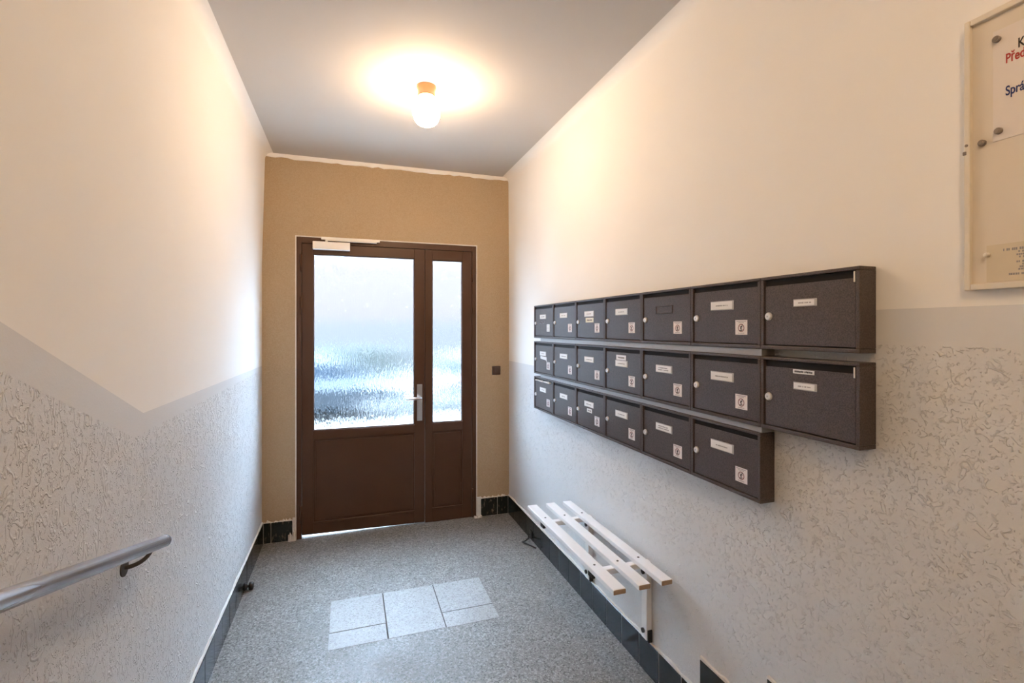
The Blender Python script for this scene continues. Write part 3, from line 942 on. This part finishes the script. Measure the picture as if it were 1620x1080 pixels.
M_WALLB = plain('grey_building_render', (0.061, 0.042, 0.032), 0.85, grain=0.03, gscale=2)
M_PLINTH = plain('brown_plinth', (0.048, 0.040, 0.035), 0.85, grain=0.06, gscale=2)
M_DGLASS = plain('dark_window', (0.12, 0.15, 0.19), 0.12, grain=0.1)
bd = empty('apartment_building', (0, 26, GZ), 'apartment building across the street, blurred by the glass', 'building')
b = N(); box(b, (-16, 0, 2.4), (20, 8, 10.5)); obj('facade', b, M_WALLB, bd)
b = N(); box(b, (-16, -0.06, 0), (20, 8, 2.4)); obj('plinth', b, M_PLINTH, bd)
for fl_ in (0, 1):
    for k in range(9):
        x = -14 + 4 * k
        b = N(); box(b, (x - 0.6, -0.05, 5.6 + 2.9 * fl_), (x + 0.6, 0.1, 7.1 + 2.9 * fl_), bev=0.02, seg=1); f_ = obj('window', b, M_WHITE, bd)
        b = N(); box(b, (x - 0.5, -0.07, 5.7 + 2.9 * fl_), (x + 0.5, 0.0, 7.0 + 2.9 * fl_)); obj('pane', b, M_DGLASS, f_)

M_LEAF = plain('hedge_green', (0.016, 0.020, 0.014), 0.7, grain=0.6, gscale=9)
hg = empty('hedge', (-4.2, 17.0, GZ), 'dark green clipped hedge behind the parked blue car', 'hedge')
b = N(); rh = random.Random(12)
for k in range(2600):
    x, y, z = rh.uniform(-6, 6), rh.uniform(-0.5, 0.5), rh.uniform(0.0, 1.5 + 0.12 * math.sin(k))
    a = rh.uniform(0, 6.28); e = rh.uniform(-1, 1); s = rh.uniform(0.05, 0.12)
    u = Vector((math.cos(a), math.sin(a), e)).normalized() * s; v = Vector((-math.sin(a), math.cos(a), rh.uniform(-.5, .5))).normalized() * s * 0.6
    c = Vector((x, y, z)); b.faces.new([b.verts.new(q) for q in (c - u, c + v, c + u, c - v)])
o = obj('leaves', b, M_LEAF, hg); o['kind'] = 'stuff'
b = N(); box(b, (-5.9, -0.38, 0), (5.9, 0.38, 1.35), bev=0.1); obj('core', b, M_LEAF, hg)

def car(name, x0, x1, y, paint, glass, label):
    """x0 rear, x1 front, flank facing the door at y"""
    ln = x1 - x0
    t = empty(name, ((x0 + x1) / 2, y + 0.85, GZ), label, 'car')
    def S(u): return (u - 0.5) * ln
    def loft(b, lower, upper):
        """lower / upper: lists of (u, half width, z) of equal length, joined flank by flank"""
        rows = []
        for prof in (lower, upper):
            rows.append(([b.verts.new((S(u), -hw, z)) for u, hw, z in prof], [b.verts.new((S(u), hw, z)) for u, hw, z in prof]))
        (la, lb), (ua, ub) = rows
        n = len(lower)
        for i in range(n - 1):
            b.faces.new((la[i], la[i+1], ua[i+1], ua[i])); b.faces.new((lb[i+1], lb[i], ub[i], ub[i+1]))
            b.faces.new((ua[i], ua[i+1], ub[i+1], ub[i])); b.faces.new((la[i+1], la[i], lb[i], lb[i+1]))
        for i in (0, n - 1): b.faces.new((la[i], ua[i], ub[i], lb[i]))
    b = N()
    loft(b, [(0.02, 0.84, 0.22), (0.15, 0.86, 0.22), (0.85, 0.86, 0.22), (0.98, 0.80, 0.22)],
            [(0.0, 0.82, 0.66), (0.12, 0.86, 0.68), (0.85, 0.86, 0.66), (1.0, 0.76, 0.56)])
    loft(b, [(0.0, 0.82, 0.661), (0.12, 0.86, 0.681), (0.85, 0.86, 0.661), (1.0, 0.76, 0.561)],
            [(0.03, 0.68, 0.86), (0.12, 0.71, 0.90), (0.72, 0.71, 0.90), (0.97, 0.58, 0.70)])
    obj('body', b, paint, t)
    b = N()
    loft(b, [(0.05, 0.70, 0.88), (0.15, 0.71, 0.88), (0.55, 0.71, 0.88), (0.74, 0.68, 0.88)],
            [(0.12, 0.63, 1.20), (0.20, 0.64, 1.22), (0.50, 0.64, 1.22), (0.60, 0.61, 1.20)])
    loft(b, [(0.12, 0.63, 1.201), (0.20, 0.64, 1.221), (0.50, 0.64, 1.221), (0.60, 0.61, 1.201)],
            [(0.17, 0.36, 1.42), (0.24, 0.40, 1.46), (0.44, 0.40, 1.46), (0.50, 0.36, 1.42)])
    obj('cabin', b, paint, t)
    for (u0, u1, u2, u3) in ((0.11, 0.32, 0.32, 0.155), (0.35, 0.67, 0.555, 0.35)):
        b = N()
        def yo(z): return -(0.712 - (z - 0.88) / 0.34 * 0.07)
        q = [(u0, 0.93), (u1, 0.93), (u2, 1.19), (u3, 1.19)]
        f1 = [b.verts.new((S(u), yo(z) - 0.012, z)) for u, z in q]; f2 = [b.verts.new((S(u), yo(z) + 0.02, z)) for u, z in q]
        b.faces.new(f1); b.faces.new(f2[::-1])
        for i in range(4): b.faces.new((f1[i], f1[(i+1) % 4], f2[(i+1) % 4], f2[i]))
        obj('side_window', b, glass, t)
    for u in (0.19, 0.80):
        for yy in (-0.84, 0.66):
            b = N(); tube(b, [(S(u), yy - 0.02, 0.31), (S(u), yy + 0.20, 0.31)], 0.31, 24); wv = obj('wheel', b, M_BLACK, t)
            b = N(); tube(b, [(S(u), yy - 0.03, 0.31), (S(u), yy - 0.015, 0.31)], 0.19, 18); obj('hub_cap', b, M_STEEL, wv)
    b = N(); box(b, (S(0.0) - 0.01, -0.80, 0.60), (S(0.035), -0.55, 0.76), bev=0.02, seg=1); obj('tail_lamp', b, M_RED, t)
    b = N(); box(b, (S(0.94), -0.80, 0.55), (S(0.995), -0.50, 0.68), bev=0.02, seg=1); obj('head_lamp', b, M_CARD, t)
    return t
M_PB = plain('slate_blue_car_paint', (0.014, 0.018, 0.022), 0.35, spec=0.3)
M_PW = plain('silver_car_paint', (0.045, 0.048, 0.05), 0.35, spec=0.3)
M_CG = plain('blue_car_glass', (0.008, 0.016, 0.026), 0.3, spec=0.2)
car('car', -2.75, 1.55, 11.2, M_PB, M_CG, 'slate blue car parked outside, seen blurred through the wide pane')
car('car', 2.0, 6.2, 11.6, M_PW, M_CG, 'silver car parked outside, seen blurred through the narrow pane')
